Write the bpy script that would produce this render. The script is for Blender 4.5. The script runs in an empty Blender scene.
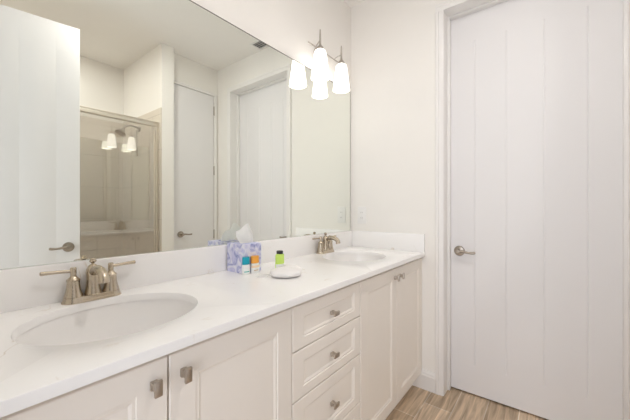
import bpy, bmesh, math, random
from mathutils import Vector, Matrix
random.seed(4)
PI = math.pi
sc = bpy.context.scene
COL = sc.collection

# ---------------------------------------------------------------- camera
cd = bpy.data.cameras.new('camera')
cam = bpy.data.objects.new('camera', cd)
COL.objects.link(cam)
cam.location = (0, -1.2235, 1.19)
cam.rotation_euler = (PI / 2, 0, 0.663 - PI / 2)
cd.sensor_width = 36
cd.lens = 303.1 / 630 * 36
cd.shift_y = -2.1 / 630
cd.clip_start = 0.01
sc.camera = cam

# ---------------------------------------------------------------- world, doorway fill, exposure
w = bpy.data.worlds.new('world')
sc.world = w
w.use_nodes = True
w.node_tree.nodes['Background'].inputs[0].default_value = (0.9, 0.95, 1.0, 1)
w.node_tree.nodes['Background'].inputs[1].default_value = 0.05

def area(name, loc, rot, sx, sy, power, colour):
    ld = bpy.data.lights.new(name, 'AREA')
    ld.shape = 'RECTANGLE'
    ld.size, ld.size_y, ld.energy, ld.color = sx, sy, power, colour
    o = bpy.data.objects.new(name, ld)
    o.location, o.rotation_euler = loc, rot
    COL.objects.link(o)
    return o
# soft fill light added outside the open doorway, its source unseen
area('added_doorway_fill', (-1.3, -1.2, 0.95), (0, -PI / 2, 0), 2.2, 1.9, 42, (0.95, 1.0, 1.09))
SHADE_STRENGTH = 1.75
SHADE_COLOUR = (1.0, 0.96, 0.91, 1)
CEILING_FILL_POWER = 29.0  # strength of the fill lamps added in the ceiling, out of view
sc.view_settings.view_transform = 'Standard'
sc.view_settings.look = 'None'
sc.view_settings.gamma = 1
sc.view_settings.use_curve_mapping = False
sc.view_settings.exposure = 0.08
sc.cycles.max_bounces = 14
sc.cycles.diffuse_bounces = 8
sc.cycles.glossy_bounces = 8
sc.cycles.transparent_max_bounces = 12
sc.cycles.sample_clamp_indirect = 6
sc.cycles.use_denoising = True

# ---------------------------------------------------------------- materials
def new_mat(name):
    m = bpy.data.materials.new(name)
    m.use_nodes = True
    nt = m.node_tree
    return m, nt, nt.nodes['Principled BSDF']

def mat(name, col, rough=0.5, metal=0.0, spec=0.5, var=0.0, scale=8, bump=0.0, bscale=300):
    m, nt, b = new_mat(name)
    b.inputs['Base Color'].default_value = (*col, 1)
    b.inputs['Roughness'].default_value = rough
    b.inputs['Metallic'].default_value = metal
    b.inputs['Specular IOR Level'].default_value = spec
    tc = nt.nodes.new('ShaderNodeTexCoord')
    if var:
        n = nt.nodes.new('ShaderNodeTexNoise')
        n.inputs['Scale'].default_value = scale
        nt.links.new(tc.outputs['Object'], n.inputs['Vector'])
        r = nt.nodes.new('ShaderNodeValToRGB')
        r.color_ramp.elements[0].color = (*[c * (1 - var) for c in col], 1)
        r.color_ramp.elements[1].color = (*[min(1, c * (1 + var)) for c in col], 1)
        nt.links.new(n.outputs['Fac'], r.inputs['Fac'])
        nt.links.new(r.outputs['Color'], b.inputs['Base Color'])
    if bump:
        n = nt.nodes.new('ShaderNodeTexNoise')
        n.inputs['Scale'].default_value = bscale
        nt.links.new(tc.outputs['Object'], n.inputs['Vector'])
        bp = nt.nodes.new('ShaderNodeBump')
        bp.inputs['Strength'].default_value = bump
        bp.inputs['Distance'].default_value = 0.002
        nt.links.new(n.outputs['Fac'], bp.inputs['Height'])
        nt.links.new(bp.outputs['Normal'], b.inputs['Normal'])
    return m

M = {}
M['wall'] = mat('warm_white_wall_paint', (0.88, 0.858, 0.825), 0.75, var=0.01, bump=0.06)
M['ceiling'] = mat('ceiling_paint', (0.88, 0.86, 0.835), 0.85, var=0.01, bump=0.1, bscale=150)
M['door'] = mat('white_door_paint', (0.83, 0.82, 0.83), 0.55, var=0.01, scale=3)
M['trim'] = mat('white_trim_paint', (0.86, 0.845, 0.83), 0.35, var=0.01)
M['cabinet'] = mat('antique_white_cabinet_paint', (0.89, 0.84, 0.78), 0.4, var=0.012, scale=5)
M['dark'] = mat('dark_gap', (0.12, 0.10, 0.085), 0.7)
M['porcelain'] = mat('porcelain', (0.90, 0.885, 0.875), 0.12, var=0.005)
M['plastic'] = mat('white_plastic', (0.86, 0.85, 0.84), 0.35)
M['slot'] = mat('socket_slot', (0.25, 0.24, 0.24), 0.5)
M['nickel'] = mat('brushed_nickel', (0.55, 0.475, 0.375), 0.27, 1.0, var=0.06, scale=40)
M['frame'] = mat('champagne_shower_frame', (0.78, 0.73, 0.65), 0.38, 1.0, var=0.04, scale=30)
M['lever'] = mat('aged_nickel_lever', (0.40, 0.35, 0.295), 0.3, 1.0, var=0.05, scale=40)
M['satin'] = mat('satin_nickel', (0.50, 0.46, 0.42), 0.3, 1.0, var=0.05, scale=40)
M['pull'] = mat('pewter_pull', (0.50, 0.445, 0.39), 0.36, 1.0, var=0.08, scale=60)
M['tissue'] = mat('tissue_paper', (0.95, 0.95, 0.94), 0.9, bump=0.1, bscale=60)
M['cloth'] = mat('white_cloth', (0.85, 0.83, 0.82), 0.95, bump=0.5, bscale=500)
M['teal'] = mat('teal_cap', (0.0, 0.36, 0.50), 0.35)
M['orange'] = mat('orange_cap', (0.90, 0.40, 0.06), 0.35)
M['peach'] = mat('peach_label', (0.92, 0.72, 0.50), 0.4)
M['green'] = mat('lime_lotion', (0.58, 0.80, 0.16), 0.25)
M['black'] = mat('black_cap', (0.03, 0.03, 0.03), 0.4)
M['white_bottle'] = mat('white_bottle', (0.86, 0.87, 0.86), 0.3)
M['print_teal'] = mat('teal_print', (0.05, 0.42, 0.40), 0.5)
M['print_tan'] = mat('tan_print', (0.55, 0.38, 0.22), 0.5)

def mirror_mat():
    m, nt, b = new_mat('mirror_glass')
    b.inputs['Base Color'].default_value = (0.905, 0.93, 0.88, 1)
    b.inputs['Metallic'].default_value = 1
    b.inputs['Roughness'].default_value = 0.0
    return m
M['mirror'] = mirror_mat()

def glass_mat():
    m, nt, b = new_mat('grey_shower_glass')
    out = nt.nodes['Material Output']
    nt.nodes.remove(b)
    t = nt.nodes.new('ShaderNodeBsdfTransparent')
    t.inputs[0].default_value = (0.90, 0.89, 0.87, 1)
    g = nt.nodes.new('ShaderNodeBsdfGlossy')
    g.inputs['Roughness'].default_value = 0.0
    g.inputs['Color'].default_value = (0.95, 0.95, 0.95, 1)
    lw = nt.nodes.new('ShaderNodeLayerWeight')
    pw = nt.nodes.new('ShaderNodeMath')
    pw.operation = 'POWER'
    pw.inputs[1].default_value = 4
    nt.links.new(lw.outputs['Facing'], pw.inputs[0])
    f = nt.nodes.new('ShaderNodeMath')
    f.operation = 'MULTIPLY_ADD'
    f.inputs[1].default_value = 0.6
    f.inputs[2].default_value = 0.17
    nt.links.new(pw.outputs[0], f.inputs[0])
    mx = nt.nodes.new('ShaderNodeMixShader')
    nt.links.new(f.outputs[0], mx.inputs[0])
    nt.links.new(t.outputs[0], mx.inputs[1])
    nt.links.new(g.outputs[0], mx.inputs[2])
    nt.links.new(mx.outputs[0], out.inputs[0])
    return m
M['glass'] = glass_mat()

def shade_mat():
    m, nt, b = new_mat('lit_opal_glass')
    b.inputs['Base Color'].default_value = (0.9, 0.88, 0.85, 1)
    b.inputs['Roughness'].default_value = 0.3
    b.inputs['Emission Color'].default_value = SHADE_COLOUR
    b.inputs['Emission Strength'].default_value = SHADE_STRENGTH
    return m
M['shade'] = shade_mat()

def quartz_mat():
    m, nt, b = new_mat('white_veined_quartz')
    tc = nt.nodes.new('ShaderNodeTexCoord')
    n1 = nt.nodes.new('ShaderNodeTexNoise')
    n1.inputs['Scale'].default_value = 4.5
    n1.inputs['Detail'].default_value = 6
    n1.inputs['Distortion'].default_value = 1.2
    nt.links.new(tc.outputs['Object'], n1.inputs['Vector'])
    r1 = nt.nodes.new('ShaderNodeValToRGB')
    e = r1.color_ramp.elements
    e[0].position, e[0].color = 0.49, (0, 0, 0, 1)
    e[1].position, e[1].color = 0.51, (0, 0, 0, 1)
    mid = r1.color_ramp.elements.new(0.5)
    mid.color = (1, 1, 1, 1)
    nt.links.new(n1.outputs['Fac'], r1.inputs['Fac'])
    n2 = nt.nodes.new('ShaderNodeTexNoise')
    n2.inputs['Scale'].default_value = 7
    nt.links.new(tc.outputs['Object'], n2.inputs['Vector'])
    r2 = nt.nodes.new('ShaderNodeValToRGB')
    r2.color_ramp.elements[0].position = 0.54
    r2.color_ramp.elements[1].position = 0.68
    nt.links.new(n2.outputs['Fac'], r2.inputs['Fac'])
    mu = nt.nodes.new('ShaderNodeMath')
    mu.operation = 'MULTIPLY'
    nt.links.new(r1.outputs['Color'], mu.inputs[0])
    nt.links.new(r2.outputs['Color'], mu.inputs[1])
    mx = nt.nodes.new('ShaderNodeMix')
    mx.data_type = 'RGBA'
    mx.inputs['A'].default_value = (0.92, 0.91, 0.905, 1)
    mx.inputs['B'].default_value = (0.70, 0.62, 0.53, 1)
    nt.links.new(mu.outputs[0], mx.inputs['Factor'])
    nt.links.new(mx.outputs['Result'], b.inputs['Base Color'])
    b.inputs['Roughness'].default_value = 0.22
    return m
M['quartz'] = quartz_mat()

def floor_mat():
    m, nt, b = new_mat('wood_look_plank_tile')
    tc = nt.nodes.new('ShaderNodeTexCoord')
    mp = nt.nodes.new('ShaderNodeMapping')
    mp.inputs['Location'].default_value = (0.567, -0.01, 0)
    nt.links.new(tc.outputs['Object'], mp.inputs['Vector'])
    br = nt.nodes.new('ShaderNodeTexBrick')
    br.offset = 0.27
    br.inputs['Scale'].default_value = 1
    br.inputs['Brick Width'].default_value = 0.61
    br.inputs['Row Height'].default_value = 0.155
    br.inputs['Mortar Size'].default_value = 0.0022
    br.inputs['Mortar Smooth'].default_value = 0.1
    br.inputs['Color1'].default_value = (0.56, 0.43, 0.30, 1)
    br.inputs['Color2'].default_value = (0.72, 0.57, 0.42, 1)
    br.inputs['Mortar'].default_value = (0.82, 0.74, 0.64, 1)
    nt.links.new(mp.outputs[0], br.inputs['Vector'])
    mp2 = nt.nodes.new('ShaderNodeMapping')
    mp2.inputs['Scale'].default_value = (2.2, 26, 1)
    nt.links.new(tc.outputs['Object'], mp2.inputs['Vector'])
    n = nt.nodes.new('ShaderNodeTexNoise')
    n.inputs['Scale'].default_value = 1.6
    n.inputs['Detail'].default_value = 5
    n.inputs['Distortion'].default_value = 0.8
    nt.links.new(mp2.outputs[0], n.inputs['Vector'])
    r = nt.nodes.new('ShaderNodeValToRGB')
    r.color_ramp.elements[0].position, r.color_ramp.elements[0].color = 0.3, (0.52, 0.5, 0.47, 1)
    r.color_ramp.elements[1].position, r.color_ramp.elements[1].color = 0.72, (1.25, 1.25, 1.25, 1)
    nt.links.new(n.outputs['Fac'], r.inputs['Fac'])
    mx = nt.nodes.new('ShaderNodeMix')
    mx.data_type = 'RGBA'
    mx.blend_type = 'MULTIPLY'
    mx.inputs['Factor'].default_value = 1
    nt.links.new(br.outputs['Color'], mx.inputs['A'])
    nt.links.new(r.outputs['Color'], mx.inputs['B'])
    nt.links.new(mx.outputs['Result'], b.inputs['Base Color'])
    b.inputs['Roughness'].default_value = 0.42
    bp = nt.nodes.new('ShaderNodeBump')
    bp.inputs['Strength'].default_value = 0.4
    bp.inputs['Distance'].default_value = 0.001
    bp.invert = True
    nt.links.new(br.outputs['Fac'], bp.inputs['Height'])
    nt.links.new(bp.outputs[0], b.inputs['Normal'])
    return m
M['floor'] = floor_mat()

def tile_mat(name, swap):
    # large format wall tiles; u runs along the wall, v upward
    m, nt, b = new_mat(name)
    tc = nt.nodes.new('ShaderNodeTexCoord')
    sp = nt.nodes.new('ShaderNodeSeparateXYZ')
    nt.links.new(tc.outputs['Object'], sp.inputs[0])
    cb = nt.nodes.new('ShaderNodeCombineXYZ')
    nt.links.new(sp.outputs['Y' if swap else 'X'], cb.inputs[0])
    nt.links.new(sp.outputs['Z'], cb.inputs[1])
    mp = nt.nodes.new('ShaderNodeMapping')
    mp.inputs['Location'].default_value = (-0.03, -0.09, 0)
    nt.links.new(cb.outputs[0], mp.inputs['Vector'])
    br = nt.nodes.new('ShaderNodeTexBrick')
    br.offset = 0.5
    br.inputs['Scale'].default_value = 1
    br.inputs['Brick Width'].default_value = 0.62
    br.inputs['Row Height'].default_value = 0.33
    br.inputs['Mortar Size'].default_value = 0.003
    br.inputs['Color1'].default_value = (0.66, 0.60, 0.52, 1)
    br.inputs['Color2'].default_value = (0.69, 0.63, 0.55, 1)
    br.inputs['Mortar'].default_value = (0.52, 0.465, 0.40, 1)
    nt.links.new(mp.outputs[0], br.inputs['Vector'])
    nt.links.new(br.outputs['Color'], b.inputs['Base Color'])
    b.inputs['Roughness'].default_value = 0.4
    return m
M['tile_back'] = tile_mat('shower_tile_back', False)
M['tile_side'] = tile_mat('shower_tile_side', True)

def tissue_box_mat():
    m, nt, b = new_mat('blue_floral_print')
    tc = nt.nodes.new('ShaderNodeTexCoord')
    n = nt.nodes.new('ShaderNodeTexNoise')
    n.inputs['Scale'].default_value = 18
    n.inputs['Detail'].default_value = 1.5
    n.inputs['Distortion'].default_value = 2.2
    nt.links.new(tc.outputs['Object'], n.inputs['Vector'])
    r = nt.nodes.new('ShaderNodeValToRGB')
    el = r.color_ramp.elements
    el[0].position, el[0].color = 0.27, (0.16, 0.19, 0.45, 1)
    el[1].position, el[1].color = 0.62, (0.80, 0.80, 0.90, 1)
    a = el.new(0.36); a.color = (0.38, 0.41, 0.68, 1)
    a = el.new(0.46); a.color = (0.60, 0.60, 0.82, 1)
    nt.links.new(n.outputs['Fac'], r.inputs['Fac'])
    nt.links.new(r.outputs['Color'], b.inputs['Base Color'])
    b.inputs['Roughness'].default_value = 0.5
    return m
M['floral'] = tissue_box_mat()

# ---------------------------------------------------------------- mesh helpers
class MB:
    def __init__(s):
        s.bm = bmesh.new()
    def merge(s, b2, mtx=None):
        if mtx is not None:
            bmesh.ops.transform(b2, matrix=mtx, verts=b2.verts)
        me = bpy.data.meshes.new('tmp')
        b2.to_mesh(me)
        b2.free()
        s.bm.from_mesh(me)
        bpy.data.meshes.remove(me)
        return s
    def box(s, x0, x1, y0, y1, z0, z1, bev=0.0, seg=2, mtx=None):
        b = bmesh.new()
        bmesh.ops.create_cube(b, size=1)
        for v in b.verts:
            v.co = Vector(((x0 + x1) / 2 + v.co.x * (x1 - x0), (y0 + y1) / 2 + v.co.y * (y1 - y0), (z0 + z1) / 2 + v.co.z * (z1 - z0)))
        if bev:
            bmesh.ops.bevel(b, geom=b.edges[:], offset=bev, segments=seg, affect='EDGES', profile=0.5)
        return s.merge(b, mtx)
    def lathe(s, prof, n=32, mtx=None, cap=True):
        b = bmesh.new()
        rings = []
        for r, z in prof:
            if r < 1e-6:
                rings.append([b.verts.new((0, 0, z))])
            else:
                rings.append([b.verts.new((r * math.cos(2 * PI * i / n), r * math.sin(2 * PI * i / n), z)) for i in range(n)])
        for A, B in zip(rings, rings[1:]):
            if len(A) == 1 and len(B) == 1:
                continue
            for i in range(n):
                j = (i + 1) % n
                if len(A) == 1:
                    b.faces.new((A[0], B[j], B[i]))
                elif len(B) == 1:
                    b.faces.new((A[i], A[j], B[0]))
                else:
                    b.faces.new((A[i], A[j], B[j], B[i]))
        if cap:
            for R in (rings[0], rings[-1]):
                if len(R) > 2:
                    b.faces.new(R)
        bmesh.ops.recalc_face_normals(b, faces=b.faces)
        return s.merge(b, mtx)
    def sweep(s, pts, secs, up=Vector((0, 0, 1)), n=16, mtx=None):
        # elliptical sections (a, b) swept along points, with a along the side and b along up
        b = bmesh.new()
        pts = [Vector(p) for p in pts]
        rings = []
        for i, p in enumerate(pts):
            t = (pts[min(i + 1, len(pts) - 1)] - pts[max(i - 1, 0)]).normalized()
            side = t.cross(up)
            if side.length < 1e-4:
                side = t.cross(Vector((0, 1, 0)))
            side.normalize()
            u2 = side.cross(t).normalized()
            a, c = secs[i] if isinstance(secs[i], tuple) else (secs[i], secs[i])
            rings.append([b.verts.new(p + side * a * math.cos(2 * PI * k / n) + u2 * c * math.sin(2 * PI * k / n)) for k in range(n)])
        for A, B in zip(rings, rings[1:]):
            for k in range(n):
                b.faces.new((A[k], A[(k + 1) % n], B[(k + 1) % n], B[k]))
        b.faces.new(rings[0])
        b.faces.new(rings[-1])
        bmesh.ops.recalc_face_normals(b, faces=b.faces)
        return s.merge(b, mtx)
    def prism(s, prof, axis_pts):
        # closed profile: list of Vectors for the first end; axis_pts offset vector
        b = bmesh.new()
        A = [b.verts.new(Vector(p)) for p in prof]
        B = [b.verts.new(Vector(p) + Vector(axis_pts)) for p in prof]
        n = len(A)
        b.faces.new(A)
        b.faces.new(B)
        for i in range(n):
            b.faces.new((A[i], A[(i + 1) % n], B[(i + 1) % n], B[i]))
        bmesh.ops.recalc_face_normals(b, faces=b.faces)
        return s.merge(b)
    def build(s, name, m, parent=None, loc=None, smooth=35):
        me = bpy.data.meshes.new(name)
        bmesh.ops.recalc_face_normals(s.bm, faces=s.bm.faces)
        s.bm.to_mesh(me)
        s.bm.free()
        if smooth:
            for p in me.polygons:
                p.use_smooth = True
            me.set_sharp_from_angle(angle=math.radians(smooth))
        me.materials.append(m)
        o = bpy.data.objects.new(name, me)
        COL.objects.link(o)
        if parent:
            o.parent = parent
        if loc:
            o.location = loc
        return o

def tag(o, label, cat, group=None):
    o['label'] = label
    o['category'] = cat
    if group:
        o['group'] = group
    return o

def empty(name, loc, label=None, cat=None, group=None, rz=0):
    o = bpy.data.objects.new(name, None)
    o.empty_display_size = 0.05
    COL.objects.link(o)
    o.location = loc
    o.rotation_euler = (0, 0, rz)
    if label:
        tag(o, label, cat, group)
    return o

def struct(o, label=None, cat=None):
    o['kind'] = 'structure'
    if label:
        tag(o, label, cat)
    return o

def copy_tree(o, parent=None, loc=None):
    c = o.copy()
    COL.objects.link(c)
    if parent:
        c.parent = parent
    if loc:
        c.location = loc
    for ch in list(o.children):
        copy_tree(ch, c)
    return c

# ---------------------------------------------------------------- room dimensions
XL, XE, YF, YS, ZC = -0.13, 2.02, -1.7635, -2.57, 2.737   # left, end, front wall faces; shower back; ceiling
T = 0.15
YD0, YD1, ZD = -0.685, -1.517, 2.4405                     # opening of the end door
XP0, XP1, YP = 1.345, 1.47, -1.67                          # partition beside the shower

mb = MB(); mb.box(XL - 1.6, XE + T + 0.3, YS - T, T, -0.1, 0)
struct(mb.build('floor', M['floor'], smooth=0), 'wood-look plank tile floor', 'floor')
mb = MB(); mb.box(XL - T, XE + T, YS - T, T, ZC, ZC + 0.1)
struct(mb.build('ceiling', M['ceiling'], smooth=0), 'plain warm white ceiling', 'ceiling')
mb = MB(); mb.box(XL - T, XE + T, 0, T, 0, ZC)
struct(mb.build('wall_back', M['wall'], smooth=0), 'warm white wall behind the mirror and vanity', 'wall')
mb = MB()
mb.box(XE, XE + T, YD0, 0, 0, ZC)
mb.box(XE, XE + T, YF - T, YD1, 0, ZC)
mb.box(XE, XE + T, YD1, YD0, ZD, ZC)
struct(mb.build('wall_right', M['wall'], smooth=0), 'warm white end wall with the plank door', 'wall')
CX0, CX1, CZ = 1.503, 1.974, 2.436                         # closet door opening
mb = MB()
mb.box(XP1, CX0, YF - T, YF, 0, ZC)
mb.box(CX1, XE, YF - T, YF, 0, ZC)
mb.box(CX0, CX1, YF - T, YF, CZ, ZC)
struct(mb.build('wall_front', M['wall'], smooth=0), 'white wall around the narrow closet door in the mirror', 'wall')
mb = MB(); mb.box(XP0 + 0.012, XP1, YS - T, YP, 0, ZC)
wp = struct(mb.build('wall_partition', M['wall'], smooth=0), 'short white wall beside the shower seen in the mirror', 'wall')
mb = MB(); mb.box(XP0, XP0 + 0.012, YS + 0.012, YP, 0, 2.13)
mb.build('tile_cladding', M['tile_side'], wp, smooth=0)
mb = MB(); mb.box(XL - T, XP0 + 0.012, YS - T, YS, 0, ZC)
ws = struct(mb.build('wall_shower', M['wall'], smooth=0), 'back wall of the shower above the tile', 'wall')
mb = MB(); mb.box(XL, XP0 + 0.012, YS, YS + 0.012, 0, 2.13)
mb.build('tile_cladding', M['tile_back'], ws, smooth=0)
EY0, EY1 = -1.505, -0.685                                  # doorway in the left wall
mb = MB()
mb.box(XL - T, XL, EY1, 0, 0, ZC)
mb.box(XL - T, XL, YS, EY0, 0, ZC)
mb.box(XL - T, XL, EY0, EY1, 2.44, ZC)
struct(mb.build('wall_left', M['wall'], smooth=0), 'left wall with the open doorway behind the viewer', 'wall')

# ---------------------------------------------------------------- door casings
def casing_profile(wd, th):
    # (across, out) with a stepped, eased outer band
    return [(0, 0), (0, th * 0.62), (0.004, th * 0.72), (wd * 0.55, th * 0.78), (wd * 0.62, th), (wd - 0.004, th), (wd, th - 0.004), (wd, 0)]
def add_casing(mb, mapf, a0, a1, ztop, wd, th, legs=(True, True)):
    # mapf(a, out, z) -> Vector ; a runs along the wall, a0 < a1
    pr = casing_profile(wd, th)
    if legs[0]:
        mb.prism([mapf(a0 - c, o, 0) for c, o in pr], mapf(0, 0, ztop) - mapf(0, 0, 0))
    if legs[1]:
        mb.prism([mapf(a1 + c, o, 0) for c, o in pr], mapf(0, 0, ztop) - mapf(0, 0, 0))
    l, r = a0 - (wd if legs[0] else 0), a1 + (wd if legs[1] else 0)
    mb.prism([mapf(l, o, ztop + c) for c, o in pr], mapf(r, 0, 0) - mapf(l, 0, 0))

mb = MB()
f_end = lambda a, o, z: Vector((XE - o, a, z))
add_casing(mb, f_end, YD1, YD0, ZD, 0.049, 0.018)
SD = 0.0151                                                 # door stop and jamb liner
mb.box(2.095, 2.131, YD0 - SD, YD0 - 0.0002, 0, ZD - 0.0002, 0.001)
mb.box(2.095, 2.131, YD1 + 0.0002, YD1 + SD, 0, ZD - 0.0002, 0.001)
mb.box(2.095, 2.131, YD1 + SD, YD0 - SD, ZD - SD, ZD - 0.0002, 0.001)
mb.box(XE + 0.0, 2.0949, YD0 - 0.0012, YD0 - 0.0002, 0, ZD - 0.0002)
mb.box(XE + 0.0, 2.0949, YD1 + 0.0002, YD1 + 0.0012, 0, ZD - 0.0002)
mb.box(XE + 0.0, 2.0949, YD1 + 0.0012, YD0 - 0.0012, ZD - 0.0012, ZD - 0.0002)
struct(mb.build('trim_1', M['trim'], smooth=25), 'white casing and jamb around the plank door', 'door trim')
mb = MB()
f_cl = lambda a, o, z: Vector((a, YF + o, z))
add_casing(mb, f_cl, CX0, CX1, CZ, 0.032, 0.016)
struct(mb.build('trim_2', M['trim'], smooth=25), 'white casing of the narrow closet door', 'door trim')
mb = MB()
f_en = lambda a, o, z: Vector((XL + o, a, z))
add_casing(mb, f_en, EY0 - 0.0, EY1, 2.44, 0.049, 0.016, legs=(True, True))
struct(mb.build('trim_3', M['trim'], smooth=25), 'white casing of the open doorway', 'door trim')

# ---------------------------------------------------------------- baseboards
def base_prof(h=0.126, t=0.015):
    return [(0, 0), (t, 0), (t, h - 0.034), (t - 0.003, h - 0.030), (t - 0.004, h - 0.016), (t - 0.008, h - 0.010), (t - 0.010, h), (0, h)]
mb = MB()
mb.prism([Vector((XE - o, YD0 + 0.0495, z)) for o, z in base_prof()], (0, -0.487 - (YD0 + 0.0495), 0))
mb.prism([Vector((XE - o, YF + 0.0005, z)) for o, z in base_prof()], (0, YD1 - 0.0495 - YF - 0.0005, 0))
struct(mb.build('baseboard_right', M['trim'], smooth=25), 'white baseboard on the end wall beside the vanity', 'baseboard')

# ---------------------------------------------------------------- doors
def door_leaf(wd, ht, th, grooves, name, z0=0.01, gz=(0.19, 2.25), parent=None, both=False, gd=0.0034):
    # leaf in local x (0..wd), front face at y = 0 looking to -y, back at y = th
    b = bmesh.new()
    gw = 0.0042
    xs = [0.0, 0.0015]
    for g in grooves:
        xs += [g - gw, g - gw * 0.25, g + gw * 0.25, g + gw]
    xs += [wd - 0.0015, wd]
    deep = set()
    for i, g in enumerate(grooves):
        deep |= {3 + 4 * i, 4 + 4 * i}
    zs = [z0, z0 + 0.0015, gz[0], gz[0] + 0.004, gz[1] - 0.004, gz[1], ht - 0.0015, ht]
    def sheet(y, sgn, g_on):
        grid = []
        for k, z in enumerate(zs):
            row = []
            for i, x in enumerate(xs):
                d = 0.0
                if g_on and i in deep and 3 <= k <= 4:
                    d = gd
                if i in (0, len(xs) - 1) or k in (0, len(zs) - 1):
                    d = max(d, 0.0015)
                row.append(b.verts.new((x, y + sgn * d, z)))
            grid.append(row)
        for k in range(len(zs) - 1):
            for i in range(len(xs) - 1):
                b.faces.new((grid[k][i], grid[k][i + 1], grid[k + 1][i + 1], grid[k + 1][i]))
        return grid
    A = sheet(0, 1, True)
    B = sheet(th, -1, both)
    def loop(g):
        return g[0] + [r[-1] for r in g[1:]] + g[-1][-2::-1] + [r[0] for r in g[-2:0:-1]]
    la, lb = loop(A), loop(B)
    for i in range(len(la)):
        j = (i + 1) % len(la)
        b.faces.new((la[i], la[j], lb[j], lb[i]))
    bmesh.ops.recalc_face_normals(b, faces=b.faces)
    m2 = MB()
    m2.merge(b)
    return m2

def lever_set(parent, loc, rz, direction, th=None):
    # rose + neck + lever standing off the face at local -y; direction +1 / -1 along local x
    r = MB()
    rot = Matrix.Rotation(PI / 2, 4, 'X')                   # lathe axis +z -> -y
    r.lathe([(0.0, 0), (0.0325, 0), (0.0325, 0.004), (0.029, 0.009), (0.018, 0.011), (0.0125, 0.0125), (0.0115, 0.03), (0.0135, 0.034), (0.0135, 0.052), (0.011, 0.056), (0, 0.057)], 32, rot)
    rose = r.build('lever_handle', M['lever'], parent)
    rose.location = loc
    rose.rotation_euler = (0, 0, rz)
    l = MB()
    d = direction
    l.sweep([(0.0 * d, -0.045, 0.001), (0.018 * d, -0.046, 0.002), (0.04 * d, -0.048, 0.0), (0.062 * d, -0.048, -0.003), (0.085 * d, -0.045, -0.003), (0.097 * d, -0.043, -0.001), (0.101 * d, -0.0428, -0.001)],
            [(0.011, 0.010), (0.0085, 0.0085), (0.007, 0.0075), (0.0065, 0.007), (0.007, 0.0085), (0.0065, 0.0085), (0.003, 0.004)], n=14)
    l.build('lever', M['lever'], rose)
    return rose

# the end door: front face at x = 2.1315, seen from -x.  local x -> world -y
d1 = door_leaf(0.838, 2.438, 0.035, [0.1577, 0.328, 0.509, 0.691], 'door')
door1 = struct(d1.build('door_1', M['door'], smooth=20, loc=(2.1315, YD0 + 0.003, 0)), 'tall white plank door in the end wall', 'door')
door1.rotation_euler = (0, 0, -PI / 2)
lever_set(door1, (0.0685, 0, 0.911), 0, 1)

# narrow closet door, front face flush at y = YF (looks +y)
cw = CX1 - CX0 - 0.008
d2 = door_leaf(cw, CZ - 0.004, 0.035, [], 'door')
door2 = struct(d2.build('door_2', M['door'], smooth=20, loc=(CX1 - 0.004, YF, 0)), 'narrow white closet door reflected in the mirror', 'door')
door2.rotation_euler = (0, 0, PI)                           # local x -> world -x, front faces +y
lever_set(door2, (cw - 0.082, 0, 0.921), 0, -1)
def hinge(parent, x, z):
    h = MB()
    h.lathe([(0, -0.05), (0.005, -0.05), (0.007, -0.046), (0.007, 0.046), (0.005, 0.05), (0, 0.05)], 14, Matrix.Translation((x, -0.0075, z)))
    h.build('hinge', M['satin'], parent)
for z in (2.27, 1.605, 0.90, 0.22):
    hinge(door2, -0.001, z)

# open entrance leaf behind the viewer, hinged on the left wall
hx, hy = XL + 0.022, -1.487
ang = math.atan2(-1.361 - hy, 0.652 - hx)
d3 = door_leaf(0.770, 2.4255, 0.035, [0.125, 0.302, 0.48, 0.657], 'door', both=True, gd=0.0007)
door3 = struct(d3.build('door_3', M['door'], smooth=20, loc=(hx, hy, 0)), 'open white door leaf at the left of the mirror reflection', 'door')
# front (local -y) must look to +y : mirror local x by rotating about z by ang + pi and starting at the free edge
door3.location = (hx + 0.770 * math.cos(ang), hy + 0.770 * math.sin(ang), 0)
door3.rotation_euler = (0, 0, ang + PI)
lever_set(door3, (0.062, 0, 0.925), 0, 1)
lever_set(door3, (0.062, 0.035, 0.925), PI, -1)
for z in (2.27, 1.605, 0.90, 0.22):
    hinge(door3, 0.770 + 0.001, z)
mb = MB(); mb.box(-0.0012, 0.0, 0.006, 0.029, 0.89, 0.96)
mb.build('latch_plate', M['satin'], door3)

# ---------------------------------------------------------------- wall mirror
mb = MB(); mb.box(-0.09, 1.997, -0.006, 0, 1.0172, 2.0745)
mir = mb.build('wall_mirror', M['mirror'], smooth=0)
tag(mir, 'wide frameless mirror on the wall above the vanity', 'mirror')
mb = MB()
mb.box(-0.09, 1.997, -0.0068, 0.0, 2.0746, 2.0782)
mb.box(1.9971, 1.9999, -0.0068, 0.0, 1.0172, 2.0782)
mb.build('edge_strip', mat('mirror_edge', (0.16, 0.15, 0.13), 0.35, 0.6), mir, smooth=0)

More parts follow.
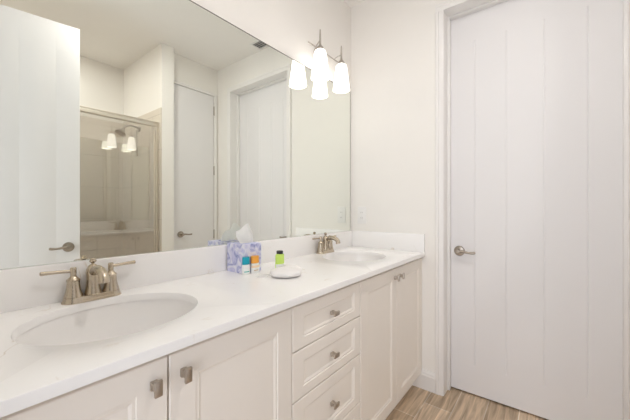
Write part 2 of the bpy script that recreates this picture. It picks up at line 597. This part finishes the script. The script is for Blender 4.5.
# ---------------------------------------------------------------- countertop with oval cut-outs
ZT, ZB, YC = 0.897, 0.873, -0.5675
SINKS = [(0.331, -0.267), (1.612, -0.267)]
SA, SB = 0.213, 0.185
def counter_mesh():
    b = bmesh.new()
    ease = 0.003
    y0 = YC + ease
    secs = [(XL, 0.0, None), (0.0, 0.66, SINKS[0]), (0.66, 1.28, None), (1.28, 1.94, SINKS[1]), (1.94, XE, None)]
    cache = {}
    def V(x, y, z):
        k = (round(x, 6), round(y, 6), round(z, 6))
        if k not in cache:
            cache[k] = b.verts.new((x, y, z))
        return cache[k]
    def F(pts):
        b.faces.new([V(*p) for p in pts])
    low = lambda y: YC if abs(y - y0) < 1e-6 else y
    sides = {XL: [], 0.0: [], 0.66: [], 1.28: [], 1.94: [], XE: []}      # y of the extra points on each section line
    fx, bx = {XL, 0.0, 0.66, 1.28, 1.94, XE}, {XL, 0.0, 0.66, 1.28, 1.94, XE}
    holes = []
    for x0, x1, c in secs:
        if not c:
            continue
        cx, cy = c
        angs = [2 * PI * i / 96 for i in range(96)] + [math.atan2(py - cy, px - cx) % (2 * PI) for px, py in ((x0, y0), (x1, y0), (x1, 0), (x0, 0))]
        angs = sorted(set(round(a, 7) for a in angs))
        O = []
        for a in angs:
            ca, sa = math.cos(a), math.sin(a)
            t = min([(x1 - cx) / ca if ca > 1e-9 else 1e9, (x0 - cx) / ca if ca < -1e-9 else 1e9, (0 - cy) / sa if sa > 1e-9 else 1e9, (y0 - cy) / sa if sa < -1e-9 else 1e9])
            x, y = cx + ca * t, cy + sa * t
            for q in (x0, x1):
                if abs(x - q) < 1e-5: x = q
            for q in (y0, 0.0):
                if abs(y - q) < 1e-5: y = q
            O.append((x, y))
            if x in (x0, x1): sides[x].append(y)
            if y == y0: fx.add(x)
            if y == 0.0: bx.add(x)
        holes.append((cx, cy, angs, O))
    for cx, cy, angs, O in holes:
        def ell(a, g):
            c, s_ = math.cos(a), math.sin(a)
            k = 1 / math.sqrt((c / (SA + g)) ** 2 + (s_ / (SB + g)) ** 2)
            return cx + c * k, cy + s_ * k
        L = [[(x, y, ZT) for x, y in O], [(*ell(a, 0.003), ZT) for a in angs], [(*ell(a, 0.001), ZT - 0.001) for a in angs], [(*ell(a, 0), ZT - 0.003) for a in angs],
             [(*ell(a, 0), ZB) for a in angs], [(x, low(y), ZB) for x, y in O]]
        for A, B in zip(L, L[1:]):
            for i in range(len(A)):
                j = (i + 1) % len(A)
                F((A[i], A[j], B[j], B[i]))
    for x0, x1, c in secs:
        if c:
            continue
        lf = sorted(set([y0, 0.0] + sides[x0]), reverse=True)
        rt = sorted(set([y0, 0.0] + sides[x1]))
        F([(x0, y, ZT) for y in lf] + [(x1, y, ZT) for y in rt])
        F([(x0, low(y), ZB) for y in lf] + [(x1, low(y), ZB) for y in rt])
    pr = [(y0, ZT), (YC + 0.0009, ZT - 0.0009), (YC, ZT - ease), (YC, ZB)]
    fx, bx = sorted(fx), sorted(bx)
    for xa, xb in zip(fx, fx[1:]):
        for (ya, za), (yb, zb) in zip(pr, pr[1:]):
            F(((xa, ya, za), (xa, yb, zb), (xb, yb, zb), (xb, ya, za)))
    for xa, xb in zip(bx, bx[1:]):
        F(((xa, 0, ZB), (xa, 0, ZT), (xb, 0, ZT), (xb, 0, ZB)))
    for x in (XL, XE):
        F([(x, 0, ZT), (x, 0, ZB)] + [(x, y, z) for y, z in reversed(pr)])
    bmesh.ops.recalc_face_normals(b, faces=b.faces)
    m2 = MB(); m2.merge(b)
    return m2
ct = counter_mesh().build('countertop', M['quartz'], smooth=30)
tag(ct, 'long white quartz countertop with faint veins and two oval cut-outs', 'countertop')
mb = MB(); mb.box(XL, XE, -0.02, -0.0005, ZT, 1.0165, 0.0015)
tag(mb.build('backsplash', M['quartz']), 'long low white quartz backsplash strip under the mirror', 'backsplash')
mb = MB(); mb.box(2.0, XE, -0.566, -0.0205, ZT, 1.0165, 0.0015)
tag(mb.build('side_splash', M['quartz']), 'short white quartz splash strip on the end wall beside the far basin', 'backsplash')

# ---------------------------------------------------------------- undermount basins
def sink_parts():
    b = bmesh.new()
    prof = [(1.07, 0.0), (1.02, 0.0), (1.01, -0.008), (0.995, -0.03), (0.96, -0.065), (0.88, -0.10), (0.72, -0.128), (0.5, -0.143), (0.3, -0.148), (0.105, -0.15)]
    n = 72
    rings = [[b.verts.new((SA * k * math.cos(2 * PI * i / n), SB * k * math.sin(2 * PI * i / n), z)) for i in range(n)] for k, z in prof]
    out = [(0.105, -0.162), (0.5, -0.156), (0.75, -0.14), (0.93, -0.108), (1.02, -0.06), (1.07, -0.012)]
    rings += [[b.verts.new((SA * k * math.cos(2 * PI * i / n), SB * k * math.sin(2 * PI * i / n), z)) for i in range(n)] for k, z in out]
    for A, B in zip(rings, rings[1:] + rings[:1]):
        for i in range(n):
            j = (i + 1) % n
            b.faces.new((A[i], A[j], B[j], B[i]))
    m2 = MB(); m2.merge(b)
    return m2
SINK_LABEL = ['white oval undermount basin in the counter nearer the viewer, below the large faucet',
              'white oval undermount basin at the far end of the counter by the end wall']
sk = empty('sink_basin', (SINKS[0][0], SINKS[0][1], ZB - 0.0005), SINK_LABEL[0], 'sink', 'oval basins in the countertop')
sink_parts().build('bowl', M['porcelain'], sk, smooth=60)
mb = MB(); mb.lathe([(0, -0.146), (0.012, -0.1455), (0.021, -0.147), (0.023, -0.1495), (0.021, -0.158), (0, -0.158)], 28)
mb.build('drain', M['nickel'], sk)
s2 = copy_tree(sk, None, (SINKS[1][0], SINKS[1][1], ZB - 0.0005))
s2['label'] = SINK_LABEL[1]

# ---------------------------------------------------------------- faucets
def make_faucet(loc, label):
    r = empty('faucet', loc, label, 'faucet', 'brushed nickel faucets on the counter')
    # base plate: rounded bar with flared foot
    b = bmesh.new()
    def ring(hl, hw, z, n=10):
        out = []
        for sgn in (1, -1):
            for k in range(n + 1):
                a = -PI / 2 + PI * k / n
                x, y = (hl - hw) + hw * math.cos(a), hw * math.sin(a)
                out.append(b.verts.new((sgn * x, sgn * y, z)))
        return out
    R = [ring(0.081, 0.030, 0), ring(0.081, 0.030, 0.003), ring(0.078, 0.0272, 0.007), ring(0.0765, 0.0258, 0.012), ring(0.0755, 0.0248, 0.017), ring(0.0735, 0.023, 0.0185)]
    for A, B in zip(R, R[1:]):
        for i in range(len(A)):
            j = (i + 1) % len(A)
            b.faces.new((A[i], A[j], B[j], B[i]))
    b.faces.new(R[0]); b.faces.new(R[-1])
    m = MB(); m.merge(b)
    m.build('base_plate', M['nickel'], r)
    for sx in (-1, 1):
        h = MB()
        h.lathe([(0, 0.018), (0.0245, 0.018), (0.0225, 0.026), (0.0195, 0.036), (0.0175, 0.048), (0.0165, 0.060), (0.0168, 0.066), (0.0178, 0.068), (0.0172, 0.0705), (0.013, 0.075), (0.0085, 0.080), (0.0075, 0.084), (0.0082, 0.089), (0.0082, 0.106), (0.0065, 0.1085), (0, 0.109)], 28)
        ho = h.build('handle', M['nickel'], r, (sx * 0.0508, 0, 0))
        l = MB()
        l.sweep([(0, 0, 0.0965), (sx * 0.012, 0.001, 0.0975), (sx * 0.03, 0.002, 0.0985), (sx * 0.055, 0.004, 0.0992), (sx * 0.076, 0.005, 0.0995), (sx * 0.078, 0.005, 0.0995)],
                [(0.0045, 0.0055), (0.0045, 0.0050), (0.0045, 0.0050), (0.0052, 0.0055), (0.006, 0.0062), (0.004, 0.004)], n=12)
        l.build('lever', M['nickel'], ho)
    c = MB()
    c.lathe([(0, 0.018), (0.0235, 0.018), (0.0215, 0.028), (0.0190, 0.042), (0.0180, 0.058), (0.0182, 0.078), (0.0192, 0.082), (0.0192, 0.086), (0.0175, 0.096), (0.013, 0.105), (0.008, 0.1105), (0, 0.111)], 32)
    c.build('spout_body', M['nickel'], r)
    s = MB()
    pts = [(0, -0.002, 0.080), (0, -0.014, 0.090), (0, -0.030, 0.0975), (0, -0.050, 0.1005), (0, -0.070, 0.0985), (0, -0.086, 0.0925), (0, -0.096, 0.083), (0, -0.100, 0.071)]
    secs = [(0.0125, 0.0125), (0.0132, 0.013), (0.0135, 0.0133), (0.0135, 0.0133), (0.0135, 0.0133), (0.0135, 0.0135), (0.0138, 0.0138), (0.0142, 0.0142)]
    s.sweep(pts, secs, up=Vector((0, 0.3, 1)), n=20)
    s.lathe([(0, 0), (0.0125, 0), (0.0152, 0.002), (0.0152, 0.007), (0.0142, 0.009), (0, 0.009)], 22, Matrix.Translation((0, -0.1005, 0.064)) @ Matrix.Rotation(math.radians(-12), 4, 'X'))
    s.build('spout', M['nickel'], r)
    k = MB()
    k.lathe([(0, 0.108), (0.0045, 0.108), (0.004, 0.114), (0.006, 0.116), (0.010, 0.1195), (0.0105, 0.122), (0.0075, 0.1255), (0.0085, 0.128), (0.006, 0.131), (0, 0.1315)], 20)
    k.build('lift_knob', M['nickel'], r)
    return r
f1 = make_faucet((0.331, -0.052, ZT), 'brushed nickel two-lever faucet at the left, behind the nearer basin')
f2 = copy_tree(f1, None, (1.612, -0.052, ZT))
f2['label'] = 'brushed nickel two-lever faucet behind the far basin near the end wall'

# ---------------------------------------------------------------- vanity cabinets
YFACE, YDOOR = -0.526, -0.546
def panel_front(wd, ht, sx, sz):
    # centre at origin in x, base at z = 0; front face at y = 0, back at y = 0.02
    b = bmesh.new()
    rings = [((0, 0), 0.02), ((0, 0), 0.002), ((0.002, 0.002), 0.0), ((sx, sz), 0.0), ((sx + 0.002, sz + 0.002), 0.003), ((sx + 0.009, sz + 0.009), 0.0018),
             ((sx + 0.0115, sz + 0.0115), 0.0028), ((sx + 0.0155, sz + 0.0155), 0.005)]
    V = []
    for (ix, iz), d in rings:
        V.append([b.verts.new(p) for p in ((-wd / 2 + ix, d, iz), (wd / 2 - ix, d, iz), (wd / 2 - ix, d, ht - iz), (-wd / 2 + ix, d, ht - iz))])
    for A, B in zip(V, V[1:]):
        for i in range(4):
            j = (i + 1) % 4
            b.faces.new((A[i], A[j], B[j], B[i]))
    b.faces.new(V[0]); b.faces.new(V[-1])
    m = MB(); m.merge(b)
    return m
def pull(parent, x, z, horizontal):
    m = MB()
    rot = Matrix.Translation((x, 0, z)) @ (Matrix.Rotation(PI / 2, 4, 'Y') if horizontal else Matrix.Identity(4))
    m.box(-0.0075, 0.0075, -0.0085, 0, -0.0095, 0.0095, 0.0015, 2, rot)
    m.box(-0.006, 0.006, -0.021, -0.008, -0.0075, 0.0075, 0.001, 2, rot)
    m.box(-0.0085, 0.0085, -0.028, -0.0205, -0.0172, 0.0172, 0.0022, 2, rot)
    m.build('pull_knob', M['pull'], parent)

ZK, ZDT = 0.100, 0.857
def cabinet(name, x0, x1, label, cat):
    r = empty(name, ((x0 + x1) / 2, 0, 0), label, cat)
    hw = (x1 - x0) / 2 - 0.0004
    m = MB()
    th = 0.016
    yb = -0.0015
    m.box(-hw, -hw + th, YFACE, yb, ZK, ZB - 0.001)
    m.box(hw - th, hw, YFACE, yb, ZK, ZB - 0.001)
    m.box(-hw + th, hw - th, YFACE, yb, ZK, ZK + th)
    m.box(-hw + th, hw - th, yb - 0.008, yb, ZK + th, ZB - 0.001)
    m.box(-hw + th, hw - th, YFACE, YFACE + 0.02, ZDT - 0.03, ZB - 0.001)
    m.build('carcass', M['cabinet'], r, smooth=0)
    m = MB(); m.box(-hw, hw, -0.487, -0.47, 0, ZK)
    m.build('toe_kick', M['cabinet'], r, smooth=0)
    return r
GAP = 0.002
def add_door(r, cx, x0, x1, knob_side):
    d = panel_front(x1 - x0 - 2 * GAP, ZDT - ZK - 0.001, 0.064, 0.058).build('door', M['cabinet'], r, ((x0 + x1) / 2 - cx, YDOOR, ZK + 0.001), smooth=15)
    hw = (x1 - x0) / 2
    pull(d, knob_side * (hw - 0.0335), 0.8075 - ZK, False)
XA, XB, XC_, XD_, XF = -0.078, 0.334, 0.7455, 1.2005, 1.608
c1 = cabinet('vanity_cabinet', XA, XC_, 'cream two-door vanity cabinet under the nearer basin', 'cabinet')
cx = (XA + XC_) / 2
add_door(c1, cx, XA, XB, 1)
add_door(c1, cx, XB, XC_, -1)
c2 = cabinet('drawer_cabinet', XC_, XD_, 'cream four-drawer cabinet in the middle of the vanity', 'cabinet')
for z0, z1 in ((0.7075, 0.857), (0.5385, 0.703), (0.322, 0.534), (0.101, 0.3175)):
    d = panel_front(XD_ - XC_ - 2 * GAP, z1 - z0, 0.052, 0.034).build('drawer', M['cabinet'], c2, (0, YDOOR, z0), smooth=15)
    pull(d, 0, (z1 - z0) / 2, True)
c3 = cabinet('vanity_cabinet', XD_, 2.0185, 'cream two-door vanity cabinet under the far basin beside the end wall', 'cabinet')
cx = (XD_ + 2.0185) / 2
add_door(c3, cx, XD_, XF, 1)
add_door(c3, cx, XF, 2.0185, -1)
mb = MB(); mb.box(XL + 0.0003, XA - 0.0006, -0.53, -0.51, 0, ZB - 0.001)
struct(mb.build('trim_4', M['cabinet'], smooth=0), 'narrow cream filler strip at the left end of the vanity', 'trim')

# ---------------------------------------------------------------- vanity lights
def make_light(loc, label):
    r = empty('vanity_light', loc, label, 'wall light', 'two-shade wall lights above the mirror')
    m = MB()
    m.lathe([(0, 0), (0.058, 0), (0.058, 0.006), (0.054, 0.014), (0.04, 0.018), (0, 0.019)], 36, Matrix.Rotation(PI / 2, 4, 'X'))
    m.sweep([(0, -0.018, 0), (0, -0.035, 0), (0, -0.05, 0)], [0.009, 0.008, 0.007], n=14)
    m.build('back_plate', M['satin'], r)
    m = MB()
    m.sweep([(-0.182, -0.05, 0), (-0.180, -0.05, 0), (0.180, -0.05, 0), (0.182, -0.05, 0)], [0.003, 0.0042, 0.0042, 0.003], n=12)
    m.build('cross_bar', M['satin'], r)
    for sx in (-1, 1):
        x = sx * 0.1195
        m = MB()
        m.sweep([(x * 0.86, -0.05, 0.0), (x * 0.88, -0.058, 0.008), (x * 0.92, -0.076, 0.018), (x * 0.97, -0.09, 0.021), (x, -0.097, 0.021)], [0.0035] * 5, n=10)
        m.build('arm', M['satin'], r)
        m = MB()
        m.lathe([(0, -0.041), (0.021, -0.041), (0.021, -0.026), (0.017, -0.020), (0.009, -0.012), (0.0062, 0.0), (0.0062, 0.03), (0.0046, 0.075), (0.0035, 0.086), (0, 0.088)], 20, Matrix.Translation((x, -0.097, 0)))
        m.build('spike_holder', M['satin'], r)
        m = MB()
        m.lathe([(0.018, -0.040), (0.026, -0.042), (0.034, -0.049), (0.038, -0.062), (0.041, -0.08), (0.0575, -0.216), (0.0555, -0.216), (0.039, -0.08), (0.036, -0.063), (0.032, -0.051), (0.018, -0.0425)], 36, Matrix.Translation((x, -0.097, 0)), cap=False)
        m.build('glass_shade', M['shade'], r, smooth=60)
    return r
ZL = 2.205
L2 = make_light((1.614, 0, ZL), 'two-shade nickel wall light above the far basin, in view')
L1 = copy_tree(L2, None, (0.25, 0, ZL))
L1['label'] = 'two-shade nickel wall light above the nearer basin, seen only in the shower glass'

# ---------------------------------------------------------------- ceiling: vent register and added fill lamps
vr = empty('ceiling_vent', (1.94, -0.885, ZC), 'small white slatted air vent in the ceiling, reflected at the mirror top', 'vent')
m = MB()
for a, b2, c, d in ((-0.062, -0.046, -0.145, 0.145), (0.046, 0.062, -0.145, 0.145), (-0.046, 0.046, -0.145, -0.129), (-0.046, 0.046, 0.129, 0.145)):
    m.box(a, b2, c, d, -0.008, -0.0003, 0.002)
m.build('frame', M['trim'], vr)
m = MB(); m.box(-0.046, 0.046, -0.129, 0.129, -0.0015, -0.0003)
m.build('duct_opening', M['slot'], vr, smooth=0)
m = MB()
for k in range(4):
    x = -0.035 + k * 0.0233
    m.box(-0.010, 0.010, -0.129, 0.129, -0.0006, 0.0006, 0, 2, Matrix.Translation((x, 0, -0.0065)) @ Matrix.Rotation(math.radians(-50), 4, 'Y'))
m.build('louvres', M['trim'], vr, smooth=0)

def ceiling_fill(loc, label, k=1.0):  # invented downlight, placed out of view to brighten the room
    r = empty('added_ceiling_fill', loc, label, 'added fill lamp', 'added unseen fill lamps')
    m = MB(); m.lathe([(0.058, -0.001), (0.078, -0.0003), (0.078, -0.004), (0.060, -0.007), (0.057, -0.004)], 36, cap=False)
    m.build('trim_ring', M['trim'], r)
    m = MB(); m.lathe([(0, -0.0035), (0.0565, -0.0035), (0.0565, -0.001), (0, -0.001)], 36)
    e, nt, b = new_mat('fill_lens')
    b.inputs['Emission Color'].default_value = (1, 0.97, 0.93, 1)
    b.inputs['Emission Strength'].default_value = CEILING_FILL_POWER * 10 * k
    m.build('lens', e, r)
    return r
ceiling_fill((0.9, -1.1, ZC), 'unseen round fill lamp added in the ceiling above the open floor')
ceiling_fill((0.55, -2.15, ZC), 'unseen round fill lamp added in the shower ceiling above the tile', 0.75)

# ---------------------------------------------------------------- shower enclosure
YG = -1.735
m = MB(); m.box(XL, XP0, YG - 0.06, YG + 0.055, 0, 0.10, 0.004)
struct(m.build('trim_5', M['quartz']), 'low curb under the shower glass', 'curb')
sh = empty('shower_enclosure', (XL, YG, 0.10), 'framed grey glass shower doors behind the viewer, seen in the mirror', 'shower door')
WS = XP0 - XL
m = MB()
m.box(0, WS, -0.025, 0.025, 1.855, 1.888, 0.003)
m.box(0, WS, -0.030, 0.030, 1.888, 1.896, 0.002)
m.build('top_rail', M['frame'], sh)
m = MB(); m.box(0, WS, -0.025, 0.025, 0, 0.018, 0.003)
m.build('bottom_track', M['frame'], sh)
for a, b2 in ((0, 0.024), (WS - 0.024, WS)):
    m = MB(); m.box(a, b2, -0.022, 0.022, 0.018, 1.855, 0.003)
    m.build('wall_jamb', M['frame'], sh)
for a, b2, y in ((0.026, 0.80, -0.012), (0.72, WS - 0.026, 0.012)):
    m = MB(); m.box(a, b2, y - 0.003, y + 0.003, 0.02, 1.853)
    g = m.build('glass_panel', M['glass'], sh, smooth=0)
    m = MB()
    xe = b2 - 0.012 if y > 0 else a
    m.box(xe, xe + 0.012, y - 0.007, y + 0.007, 0.02, 1.853, 0.002)
    m.build('edge_stile', M['frame'], g)
# shower head on the partition wall
sw = empty('shower_fixture', (XP0, -2.13, 2.0), 'small nickel shower head on a bent arm above the tile, seen in the mirror', 'shower head')
m = MB(); m.lathe([(0, 0), (0.03, 0), (0.029, 0.006), (0.014, 0.012), (0, 0.013)], 28, Matrix.Rotation(-PI / 2, 4, 'Y'))
m.build('flange', M['satin'], sw)
m = MB()
m.sweep([(-0.008, 0, 0), (-0.04, 0, 0.016), (-0.085, 0, 0.020), (-0.125, 0, 0.004), (-0.15, 0, -0.025)], [0.0095] * 5, n=12)
m.build('arm', M['satin'], sw)
m = MB()
m.lathe([(0, 0.03), (0.012, 0.03), (0.016, 0.018), (0.020, 0.006), (0.046, -0.026), (0.050, -0.036), (0.046, -0.040), (0, -0.041)], 28, Matrix.Translation((-0.158, 0, -0.045)) @ Matrix.Rotation(math.radians(28), 4, 'Y'))
m.build('spray_head', M['satin'], sw)
hs = empty('hanging_strap', (XP0 - 0.022, -2.135, 1.80), 'narrow dark strap hanging on a cord below the shower arm', 'strap')
m = MB(); m.sweep([(0, 0, 0.0), (0, 0, 0.1), (0, 0, 0.185)], [0.0025] * 3, n=8)
m.build('cord', M['dark'], hs)
m = MB(); m.box(-0.008, 0.008, -0.016, 0.016, -0.085, 0.0, 0.004)
m.build('strip', M['pull'], hs)

# ---------------------------------------------------------------- electrical outlet on the end wall
ol = empty('outlet', (XE, -0.0975, 1.135), 'white electrical outlet plate on the end wall beside the mirror edge', 'outlet')
m = MB(); m.box(-0.006, -0.0003, -0.037, 0.037, -0.064, 0.064, 0.0025)
m.build('cover_plate', M['plastic'], ol)
m = MB(); m.box(-0.009, -0.0055, -0.0165, 0.0165, -0.034, 0.034, 0.0012)
dv = m.build('receptacle', M['plastic'], ol)
for zc in (-0.02, 0.02):
    for yy in (-0.006, 0.006):
        m = MB(); m.box(-0.0094, -0.0089, yy - 0.0011, yy + 0.0011, zc - 0.004, zc + 0.005)
        m.build('slot', M['slot'], dv, smooth=0)

# ---------------------------------------------------------------- things on the counter
S = 0.11
tb = empty('tissue_box', (0.8625 + S / 2, -0.031 - S / 2, ZT), 'blue floral cube tissue box on the counter against the splash', 'tissue box')
b = bmesh.new()
n = 40
def sq(a, h):
    c, s = math.cos(a), math.sin(a)
    t = h / max(abs(c), abs(s))
    return c * t, s * t
angs = sorted([2 * PI * i / n for i in range(n)] + [PI / 4 + k * PI / 2 for k in range(4)])
angs = sorted(set(round(a, 6) for a in angs))
R = [[b.verts.new((*sq(a, S / 2), 0.0)) for a in angs], [b.verts.new((*sq(a, S / 2), 0.128)) for a in angs], [b.verts.new((*sq(a, S / 2 - 0.0015), 0.130)) for a in angs],
     [b.verts.new((0.034 * math.cos(a), 0.019 * math.sin(a), 0.130)) for a in angs], [b.verts.new((0.034 * math.cos(a), 0.019 * math.sin(a), 0.118)) for a in angs]]
for A, B in zip(R, R[1:]):
    for i in range(len(A)):
        j = (i + 1) % len(A)
        b.faces.new((A[i], A[j], B[j], B[i]))
b.faces.new(R[0])
m = MB(); m.merge(b)
m.build('carton', M['floral'], tb, smooth=20)
# folded tissue standing out of the slot: a bent sheet with thickness
b = bmesh.new()
outline = [(-0.030, 0.110), (-0.034, 0.150), (-0.036, 0.172), (-0.006, 0.190), (0.012, 0.208), (0.022, 0.180), (0.030, 0.152), (0.026, 0.110)]
def tis(u, v):
    # u across 0..1, v up 0..1
    zl = 0.112 + v * (0.070 + 0.036 * math.exp(-((u - 0.66) / 0.30) ** 2))
    xw = 0.030 + 0.026 * min(1, v * 1.5)
    x = (u - 0.5) * 2 * xw * (1 - 0.35 * max(0, v - 0.45)) + 0.012 * v + 0.016
    y = 0.006 * math.sin(u * PI * 2.2 + 0.4) * (0.5 + v) - 0.008 + 0.046 * v
    return (x, y, zl)
G = [[b.verts.new(tis(i / 16, k / 14)) for i in range(17)] for k in range(15)]
for k in range(14):
    for i in range(16):
        b.faces.new((G[k][i], G[k][i + 1], G[k + 1][i + 1], G[k + 1][i]))
bmesh.ops.solidify(b, geom=b.faces[:], thickness=0.0015)
m = MB(); m.merge(b)
m.build('tissue', M['tissue'], tb, smooth=60)

def bottle(name, x, y, rx, ry, hb, hc, body, cap, label, flip=False, rz=0.0):
    r = empty(name, (x, y, ZT), label, 'toiletry bottle', None, rz)
    def ell(prof, mm):
        mb2 = MB(); mb2.lathe(prof, 28)
        for v in mb2.bm.verts:
            v.co.y *= ry / rx
        return mb2
    m = ell([(0, 0), (rx - 0.002, 0), (rx, 0.002), (rx, hb - 0.006), (rx - 0.002, hb - 0.002), (rx * 0.72, hb), (rx * 0.7, hb + 0.003), (0, hb + 0.003)], body)
    bd = m.build('body', body, r)
    m = ell([(0, hb + 0.001), (rx * 0.93, hb + 0.001), (rx * 0.95, hb + 0.003), (rx * 0.92, hb + hc - 0.002), (rx * 0.86, hb + hc), (0, hb + hc)], cap)
    m.build('cap', cap, r)
    return r, bd
def band(bd, rx, ry, z0, z1, a0, a1, mm, name='printed_mark'):
    b = bmesh.new()
    n = 10
    V = []
    for k in range(n + 1):
        a = a0 + (a1 - a0) * k / n
        V.append([b.verts.new(((rx + e) * math.cos(a), (ry + e) * math.sin(a), z)) for e, z in ((0.0001, z0), (0.0005, z0), (0.0005, z1), (0.0001, z1))])
    for A, B in zip(V, V[1:]):
        for i in range(4):
            b.faces.new((A[i], A[(i + 1) % 4], B[(i + 1) % 4], B[i]))
    m = MB(); m.merge(b)
    m.build(name, mm, bd)
r, bd = bottle('lotion_bottle', 0.868, -0.158, 0.0195, 0.014, 0.043, 0.033, M['white_bottle'], M['teal'], 'small white bottle with a teal cap in front of the tissue box')
band(bd, 0.0195, 0.014, 0.011, 0.015, -2.5, -1.1, M['print_teal'])
r, bd = bottle('shampoo_bottle', 0.918, -0.160, 0.0225, 0.015, 0.043, 0.032, M['white_bottle'], M['orange'], 'small white bottle with an orange cap beside the teal-capped one')
band(bd, 0.0225, 0.015, 0.024, 0.034, -3.0, -0.3, M['peach'], 'label_band')
band(bd, 0.0225, 0.015, 0.011, 0.0145, -2.3, -1.2, M['print_tan'])
gx, gy = 1.012, -0.225
r = empty('conditioner_bottle', (gx, gy, ZT), 'lime green bottle with a black flip cap behind the white cloth', 'toiletry bottle')
m = MB(); m.lathe([(0, 0), (0.0235, 0), (0.025, 0.002), (0.025, 0.030), (0.025, 0.072), (0.022, 0.078), (0.014, 0.081), (0, 0.081)], 28)
for v in m.bm.verts: v.co.y *= 0.62
bd = m.build('body', M['green'], r)
band(bd, 0.025, 0.0155, 0.006, 0.034, -3.1, -0.1, M['white_bottle'], 'label_band')
m = MB()
m.lathe([(0, 0.0802), (0.0155, 0.0802), (0.0155, 0.092), (0.0135, 0.094), (0, 0.094)], 24)
m.build('cap', M['black'], r)

# folded cloth and paper slip
b = bmesh.new()
bmesh.ops.create_uvsphere(b, u_segments=48, v_segments=28, radius=1)
for v in b.verts:
    x, y, z = v.co
    a = math.atan2(y, x)
    rr = 1 + 0.07 * math.sin(3 * a + 0.7) + 0.04 * math.sin(7 * a)
    zz = z if z > 0 else z * 0.85
    fold = 0.09 * math.sin(9 * x + 3.5 * y) * max(0, z)
    sgn = 1 if zz > 0 else -1
    v.co = Vector((x * 0.078 * rr, y * 0.064 * rr, 0.0152 + 0.0195 * sgn * abs(zz) ** 0.75 + 0.03 * fold + (0.008 * max(0, x) ** 2 if z > 0 else 0)))
for v in b.verts:
    v.co.z = max(v.co.z, 0.0)
m = MB(); m.merge(b)
wc = m.build('washcloth', M['cloth'], None, (0.958, -0.322, ZT + 0.0003), smooth=70)
wc.rotation_euler = (0, 0, math.radians(8))
tag(wc, 'crumpled small white washcloth lying on the counter in front of the bottles', 'washcloth')
b = bmesh.new()
G = [[b.verts.new((-0.045 + 0.09 * i / 10, -0.02 + 0.04 * k / 4, 0.0008 + 0.003 * math.sin(i / 10 * PI) * (0.4 + 0.15 * k))) for i in range(11)] for k in range(5)]
for k in range(4):
    for i in range(10):
        b.faces.new((G[k][i], G[k][i + 1], G[k + 1][i + 1], G[k + 1][i]))
bmesh.ops.solidify(b, geom=b.faces[:], thickness=0.0006)
m = MB(); m.merge(b)
pp = m.build('paper_slip', M['tissue'], None, (0.895, -0.245, ZT), smooth=60)
pp.rotation_euler = (0, 0, math.radians(25))
tag(pp, 'flat white paper slip left of the washcloth', 'paper')
